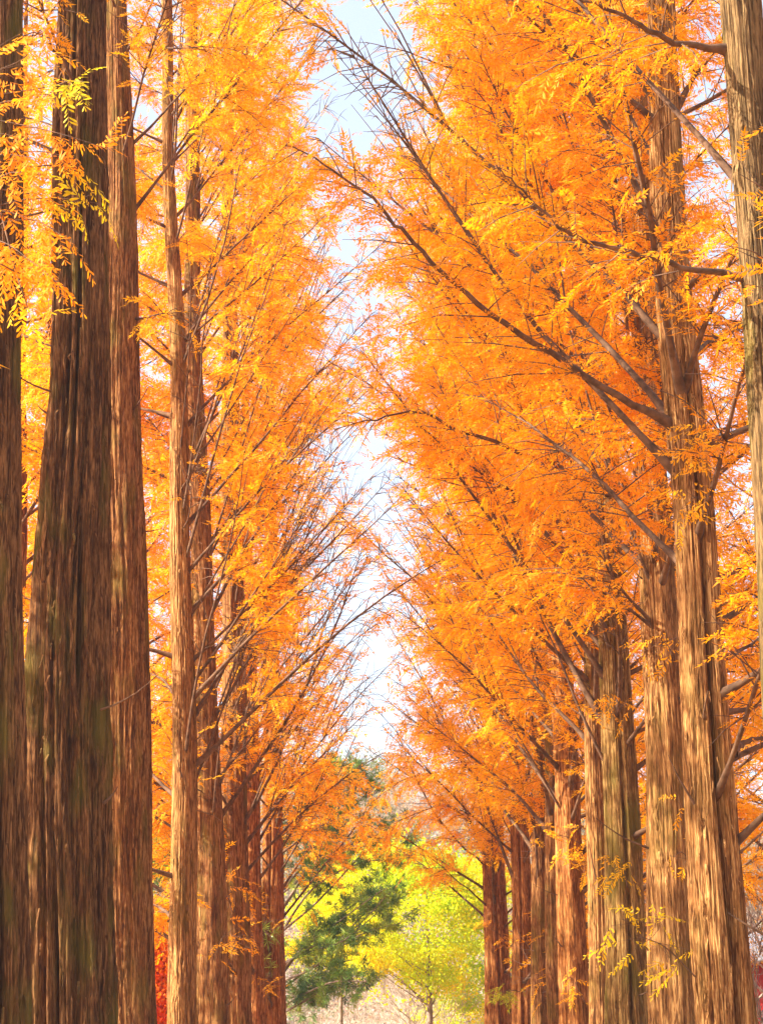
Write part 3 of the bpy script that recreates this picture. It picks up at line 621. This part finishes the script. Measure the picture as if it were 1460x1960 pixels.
for (x0, y0, x1, y1, t) in FR:
    a = P(x0, y0, 13+r.uniform(-.3, .3)); b = P(x1, y1, 12.8+r.uniform(-.3, .3)); k = stem[np.argmin(np.linalg.norm(stem-a, axis=1))]
    mid = (a+b)/2+np.array([0, 0, .02]); path = catmull([k, a, mid, b] if np.linalg.norm(k-a) > .02 else [a, mid, b], 4); w.tube(path, np.linspace(.006, .002, len(path)), 4)
    L = np.linalg.norm(b-a); m = max(int(L/.075), 3)
    for i in range(m):
        q = a+(b-a)*(i+.5)/m; dd = nrm((b-a)/L*.8+r.normal(0, .45, 3)+np.array([0, 0, -.25]))
        lv.add(q, dd, nrm(np.array([0, -.7, .7])+r.normal(0, .25, 3)), r.uniform(.75, 1.0), (t-.45 if t < .62 else t-.05)+r.normal(0, .06))
w.build('hanging_twigs', B_LIMB, rt, bb); lv.build('hanging_sprays', M_ORANGE, rt, bb, TEMPL_NEAR, r, jitter=.03)

# ------------------------------------------------------------------ outer trees behind both rows
OUT = [(-7.0, 38.7, ''), (-6.5, 49.5, ''), (-11.5, 36.5, ''), (-12.5, 44, ''), (-8.6, 66, ''), (-8.2, 17.5, ''), (-9.0, 23.5, ''), (-9.5, 27, ''), (-10.5, 40, ''), (-9.0, 50, ''), (-9.5, 61, ''), (-13, 52, ''),
       (9.0, 27, ''), (10.5, 37, ''), (9.2, 47, ''), (8.5, 58, ''), (13, 54, ''), (7.2, 70, '')]
OLAB = ['orange conifer filling the slit of light between the two darkest left trunks', 'orange conifer close behind the left row, beyond the slender pale stem', 'orange conifer deep behind the dark fluted trunk at left', 'yellowish conifer far left behind the thick edge trunks', 'distant orange conifer left of the slender pale stem, above the red maple', 'conifer standing left of the darkest trunk, just outside the photo', 'unseen conifer left of the massive fluted trunk, out of view and shading it', 'orange conifer seen through the gap between the two darkest left trunks', 'orange conifer behind the smooth brown trunk with a sunlit strip', 'yellow-orange conifer glimpsed behind the slender pale stem',
        'orange conifer behind the reddish trunk with the peeling pale strip', 'distant orange conifer at far left behind the massive fluted trunk',
        'deep orange conifer behind the upper right edge trunk', 'orange conifer behind the large twin-stemmed tree', 'orange conifer behind the broad pale fibrous trunk', 'orange conifer behind the knotted pale stem',
        'distant orange conifer low between the twin stem and the right edge', 'distant conifer crown behind the stout orange-red trunk']
for i, (x, y, _) in enumerate(OUT):
    r = np.random.default_rng(500+i); base = np.array([x, y, 0.0]); H = r.uniform(22, 27)
    root = thing('metasequoia_tree', base, OLAB[i], 'tree', 'conifers standing behind the two rows')
    pts = np.array([[x, y, 0], [x+.1, y, H*.5], [x, y, H]]); rad = np.array([.3, .17, .02])
    trunk_mesh('trunk', pts, rad, B_MID, root, base, 600+i, flute=.08, nf=5, ks=40, dz=.2)
    lv = Leaves(); w = Wood(); n = 50; zb = 9.0 if i in (0, 1, 4) else 4.5
    for j in range(n):
        u = (j+r.uniform(0, 1))/n; z0 = zb+(H-zb-.6)*u; az = j*2.39996+r.uniform(-.4, .4)
        R = 3.6*(1-u)**.6*r.uniform(.8, 1.1)+.4; el = math.radians(r.uniform(20, 42))
        path = limb_path(r, np.array([x+.05, y, z0]), az, el, R/math.cos(el), math.radians(r.uniform(-10, 12)), 7)
        if i not in (5, 6) and not in_view(path, 200): continue  # two unseen trees at far left, put in to shade the dark trunks, keep all limbs
        rads = np.linspace(1, .12, len(path))*(.04*(1-u)+.012); w.tube(path, rads, 5)
        dress(path, rads, w, lv, r, .22+.22*r.random(), dens=6, sc=1.4, spr=.15)
    w.build('branches', B_LIMB, root, base)
    o = lv.build('crown', M_ORANGE, root, base, TEMPL_FAR, r, None if i in (5, 6) else keep_leaves)
    if o: nleaf += len(o.data.polygons); print('outer', i, len(o.data.polygons))

# ------------------------------------------------------------------ pine, yellow tree, maples, bare trees, hut
def branching(r, p, d, L, rad, depth, wood, tips, spread=.55, kids=3, up=.12, k=4, shrink=.68):
    n = 5; pts = [p]; dd = d
    for i in range(n):
        dd = nrm(dd+r.normal(0, .12, 3)+np.array([0, 0, up*.2])); pts.append(pts[-1]+dd*L/n)
    pts = np.array(pts); wood.tube(pts, np.linspace(rad, rad*.55, n+1), k)
    if depth == 0:
        tips.append((pts[-1], dd)); return
    for i in range(kids):
        j = r.integers(2, n+1) if i else n
        a = nrm(np.cross(dd, r.normal(size=3))); nd = nrm(dd*1.0+a*spread*r.uniform(.6, 1.5)+np.array([0, 0, up]))
        branching(r, pts[j], nd, L*shrink*r.uniform(.8, 1.15), rad*.58, depth-1, wood, tips, spread, kids, up, 3, shrink)

def bare_tree(x, y, H, mat, label, seed, depth=5, group='leafless trees beyond the rows', spread=.55):
    r = np.random.default_rng(seed); base = np.array([x, y, hillz(np.array(x), np.array(y)) if y > 125 else 0.0], float)
    root = thing('bare_tree', base, label, 'tree', group); w = Wood()
    tr = limb_path(r, base, r.uniform(0, 6), math.radians(86), H*.28, 0, 6); w.tube(tr, np.linspace(.12, .07, len(tr)), 8); w.build('trunk', mat, root, base)
    w = Wood(); tips = []
    for i in range(5): branching(r, tr[-1-(i % 3)], nrm(np.array([math.cos(i*1.3+seed), math.sin(i*1.3+seed), r.uniform(.5, 1.2)])), H*.25, .042, depth-1, w, tips, spread, 4, .10, shrink=.7)
    w.build('branches', mat, root, base); return root
XP = lambda px, d: float(P(px, 1900, d)[0])
bare_tree(XP(735, 84), 84, 7.5, B_PALE, 'pale leafless tree low in the centre of the path opening', 1)
bare_tree(XP(800, 90), 90, 8.5, B_PALE, 'pale leafless tree below the lemon yellow crown', 2)
bare_tree(XP(870, 80), 80, 9.5, B_PALE, 'pale leafless tree just left of the farthest right trunk', 3)
bare_tree(XP(905, 92), 92, 12, B_PALE, 'tall pale leafless tree behind the yellow tree', 4)
bare_tree(XP(680, 98), 98, 7, B_PALE, 'small pale leafless tree left of the centre of the opening', 5)
bare_tree(XP(775, 105), 105, 13, B_PALE, 'pale leafless tree whose twigs rise behind the yellow crown', 12)
bare_tree(XP(1435, 44), 44, 9, B_GREY, 'grey leafless tree at the lower right edge of the photo', 6)
bare_tree(XP(1275, 68), 68, 8, B_GREY, 'grey leafless tree seen right of the knotted pale stem', 7)
bare_tree(XP(1400, 60), 60, 12, B_PALE, 'light leafless tree behind the twin-stemmed trunk', 8)
bare_tree(XP(1140, 70), 70, 11, B_PALE, 'light leafless tree glimpsed behind the right row', 9)
bare_tree(XP(1480, 52), 52, 12, B_PALE, 'light leafless tree just outside the right edge trunk', 10)

# pine
r = np.random.default_rng(31); px0 = XP(505, 66); base = np.array([px0, 66, 0.0]); root = thing('pine_tree', base, 'dark green pine with upswept branches beside the farthest left trunk', 'tree')
w = Wood(); tr = np.array([[px0, 66, 0], [px0+.1, 66, 4], [px0+.1, 66, 8], [px0+.2, 66, 10.6]]); w.tube(catmull(tr, 4), np.linspace(.2, .03, 13), 10); w.build('trunk', B_GREY, root, base)
w = Wood(); lv = Leaves()
PB = [((530, 1900), (600, 1850), (690, 1790), (760, 1770)), ((530, 1800), (600, 1700), (700, 1650), (780, 1655)), ((530, 1880), (590, 1800), (640, 1760), (720, 1700)), ((530, 1700), (560, 1620), (630, 1560), (700, 1490)),
      ((530, 1930), (590, 1900), (640, 1880), (700, 1880)), ((520, 1640), (570, 1580), (640, 1510), (690, 1500)), ((530, 1760), (580, 1680), (620, 1620), (650, 1560)), ((520, 1600), (560, 1540), (600, 1500), (620, 1470)),
      ((530, 1850), (600, 1820), (660, 1800), (730, 1740)), ((520, 1950), (560, 1930), (610, 1900), (650, 1860)), ((530, 1720), (590, 1650), (660, 1620), (740, 1600)), ((520, 1580), (500, 1500), (470, 1480), (420, 1470)), ((510, 1800), (440, 1750), (330, 1700), (280, 1680))]
for b in PB + [tuple((x+r.uniform(-14, 22)*(j > 0), y+r.uniform(-48, 40)*(.4+.3*j)) for j, (x, y) in enumerate(b)) for b in PB[:11]]:
    pth = catmull([P(x, y, 66+r.uniform(-1.5, 1.5)*j/3-1.2*j/3) for j, (x, y) in enumerate(b)], 4); w.tube(pth, np.linspace(.045, .012, len(pth)), 5)
    for j in range(3, len(pth)):
        for q in range(3):
            e = pth[j]+nrm(r.normal(0, 1, 3)+nrm(pth[j]-pth[j-1])*.8+np.array([0, 0, .35]))*r.uniform(.25, .85); w.segs([pth[j]], [e], .009, .004)
            m = 6; lv.add(pth[j]+(e-pth[j])*r.uniform(.4, 1.05, (m, 1))+r.normal(0, .05, (m, 3)), nrm(e-pth[j]), nrm(r.normal(size=3)), r.uniform(.7, 1.1, m), np.clip(r.normal(.5, .3), 0, 1))
w.build('branches', B_GREY, root, base); lv.build('crown', M_PINE, root, base, TUFT, r)

# leafy broad trees
def leafy(name, x, y, H, rx, label, mat, seed, ztrunk, n, tint, cat='tree', barkm=B_GREY, zc=None, rz=None, sc=1.0, clusters=60, templ=BLADE, group=None, keep=None):
    r = np.random.default_rng(seed); base = np.array([x, y, 0.0]); root = thing(name, base, label, cat, group); w = Wood(); lv = Leaves()
    tr = limb_path(r, base, r.uniform(0, 6), math.radians(87), ztrunk, 0, 6); w.tube(tr, np.linspace(.2, .13, len(tr)), 8); w.build('trunk', barkm, root, base)
    w = Wood(); w.tube(limb_path(r, tr[-1], 0, math.radians(88), H-ztrunk-.6, 0, 8), np.linspace(.12, .02, 8), 6); zc = zc or (H+ztrunk)/2; rz = rz or (H-ztrunk)/2+.3
    for i in range(clusters):
        v = nrm(r.normal(size=3))*r.uniform(.45, 1.0)**.6; c = np.array([x, y, zc])+v*np.array([rx, rx, rz])
        st = np.array([tr[-1][0], tr[-1][1], max(ztrunk*.8, c[2]-.25-.75*np.hypot(c[0]-x, c[1]-y))]); mid = (st+c)/2+np.array([0, 0, -.1])+r.normal(0, .12, 3); pth = catmull([st, mid, c], 4); w.tube(pth, np.linspace(.022, .005, len(pth)), 4) if i % 3 == 0 else None
        cs = r.uniform(.2, .75)*rx/3.0; m = int(n/clusters*r.uniform(.5, 1.5))
        q = c+r.normal(0, 1, (m, 3))*np.array([cs, cs, cs*.45]); q[:, 2] -= .12*((q[:, 0]-c[0])**2+(q[:, 1]-c[1])**2)
        lv.add(q, nrm(r.normal(size=(m, 3))), nrm(r.normal(size=(m, 3))), sc*r.uniform(.7, 1.2, m), np.clip(tint+r.normal(0, .24), 0, 1))
    w.build('branches', barkm, root, base); lv.build('crown', mat, root, base, templ, r, keep); return root
kk = np.random.default_rng(9)
def open_low(p):
    px, py, _ = proj(p); m = (py > 1890-0.25*np.abs(px-800)) & (px < 800); m2 = (px > 640) & (px < 760) & (py > 1860)
    return ~((m | m2) & (kk.random(len(p)) < .9))
leafy('yellow_tree', XP(790, 76), 76, 9.5, 3.3, 'bright lemon yellow broadleaf tree at the end of the path', M_YELLOW, 41, 4.2, 6500, .72, clusters=120, zc=7.8, rz=2.8, keep=open_low)
leafy('yellow_tree', XP(650, 80), 80, 8.4, 1.9, 'smaller golden tree glowing behind the dark green pine', M_YELLOW, 42, 3.0, 3800, .55, clusters=55, zc=7.7, rz=2.1, keep=open_low)
leafy('yellow_tree', XP(880, 88), 88, 5.5, 1.9, 'low yellow-green tree behind the farthest right trunk', M_YELLOW, 43, 1.6, 1600, .6, clusters=30)
leafy('red_maple', XP(240, 46), 46, 5.4, 1.25, 'vivid red maple filling the gap left of the slender pale stem', M_RED, 44, 1.2, 7000, .55, clusters=110, zc=3.0, rz=2.6)
leafy('red_maple', XP(20, 40), 40, 6.6, .9, 'orange-red maple in the narrow gap between the two darkest trunks', M_RED, 45, 1.5, 2600, .9, clusters=40)
leafy('evergreen_tree', XP(315, 58), 58, 9.0, 2.4, 'green conifer above the red maple in the left gap', M_PINE, 46, 2, 3200, .9, clusters=70, templ=TUFT, sc=1.4)
leafy('yellow_tree', XP(985, 80), 80, 10, 2.3, 'yellow-green tree glimpsed between the farthest right trunks', M_YELLOW, 47, 3, 2200, .85, clusters=40)

# hut with red wall and pale roof behind the right row
def boxm(x0, x1, y0, y1, z0, z1):
    V = np.array([[x0, y0, z0], [x1, y0, z0], [x1, y1, z0], [x0, y1, z0], [x0, y0, z1], [x1, y0, z1], [x1, y1, z1], [x0, y1, z1]], float)
    Fc = np.array([[0, 1, 5, 4], [1, 2, 6, 5], [2, 3, 7, 6], [3, 0, 4, 7], [4, 5, 6, 7], [3, 2, 1, 0]]); return V, Fc
M_REDW = noise_mat('red_painted_boards', 4, [(0.3, (0.50, 0.02, 0.02)), (0.7, (0.62, 0.04, 0.035))], mapscale=(6, 1, 1), rough=.6)
M_ROOF = noise_mat('grey_metal_roof', 3, [(0.3, (0.40, 0.42, 0.46)), (0.7, (0.55, 0.57, 0.62))], rough=.5)
M_TRIM = noise_mat('white_trim', 3, [(0.3, (0.65, 0.65, 0.65)), (0.7, (0.75, 0.75, 0.75))])
hd = 66.0; hx0, hx1 = XP(1226, hd), XP(1700, hd); hb = np.array([(hx0+hx1)/2, hd, 0])
hut = thing('red_hut', hb, 'low red-walled hut with pale grey roof glimpsed behind the right row of trunks', 'hut')
V, Fc = boxm(hx0, hx1, hd, hd+4, 0, 5.4); mesh_obj('wall', V, Fc, M_REDW, hut, origin=hb)
V = np.array([[hx0-.3, hd-.5, 5.35], [hx1+.3, hd-.5, 5.35], [hx1+.3, hd+2, 6.35], [hx0-.3, hd+2, 6.35], [hx0-.3, hd+4.5, 5.35], [hx1+.3, hd+4.5, 5.35],
              [hx0-.3, hd-.5, 5.47], [hx1+.3, hd-.5, 5.47], [hx1+.3, hd+2, 6.47], [hx0-.3, hd+2, 6.47], [hx0-.3, hd+4.5, 5.47], [hx1+.3, hd+4.5, 5.47]])
Fc = np.array([[6, 7, 8, 9], [9, 8, 11, 10], [0, 3, 2, 1], [3, 4, 5, 2], [0, 1, 7, 6], [4, 10, 11, 5], [0, 6, 9, 3], [3, 9, 10, 4], [1, 2, 8, 7], [2, 5, 11, 8]]); mesh_obj('roof', V, Fc, M_ROOF, hut, origin=hb)
for q in (.2, .6):
    xa = hx0+(hx1-hx0)*q; V, Fc = boxm(xa, xa+1.1, hd-.05, hd+.02, 1.2, 2.6); mesh_obj('window_frame', V, Fc, M_TRIM, hut, origin=hb)

# ------------------------------------------------------------------ forest on the hillside: one mass of crowns
r = np.random.default_rng(70); lv = Leaves(); n = 2600
X = r.uniform(-75, 110, n); Y = 122+170*r.random(n)**1.2; Z = hillz(X, Y); s = r.uniform(1.6, 3.4, n); T = r.random(n)
T = np.where(X < -5, T*.9, T)
for i in range(n):
    if not in_view(np.array([[X[i], Y[i], Z[i]+3]]), 120): continue
    m = 90; v = nrm(r.normal(size=(m, 3)))*np.array([s[i], s[i], s[i]*1.5])*r.uniform(.6, 1, (m, 1)); v[:, 2] += s[i]*1.9
    lv.add(np.array([X[i], Y[i], Z[i]])+v, nrm(r.normal(size=(m, 3))), nrm(r.normal(size=(m, 3))), r.uniform(1.5, 2.8, m), T[i])
o = lv.build('hillside_forest', M_FAR, None, None, BLADE, r, jitter=.05); o['kind'] = 'stuff'
print('leaf faces', nleaf)

# ------------------------------------------------------------------ haze
USE_HAZE = True
if USE_HAZE:
    V, Fc = boxm(-340, 340, -70, 440, -2.5, 75); me, t, oo = newmat('haze_air')
    pv = N(t, 'ShaderNodeVolumePrincipled'); pv.inputs['Color'].default_value = (0.88, 0.90, 1.0, 1); pv.inputs['Density'].default_value = 0.0005
    pv.inputs['Anisotropy'].default_value = 0.3
    t.links.new(pv.outputs[0], oo.inputs['Volume'])
    hz = mesh_obj('haze', V, Fc, me); hz['kind'] = 'stuff'
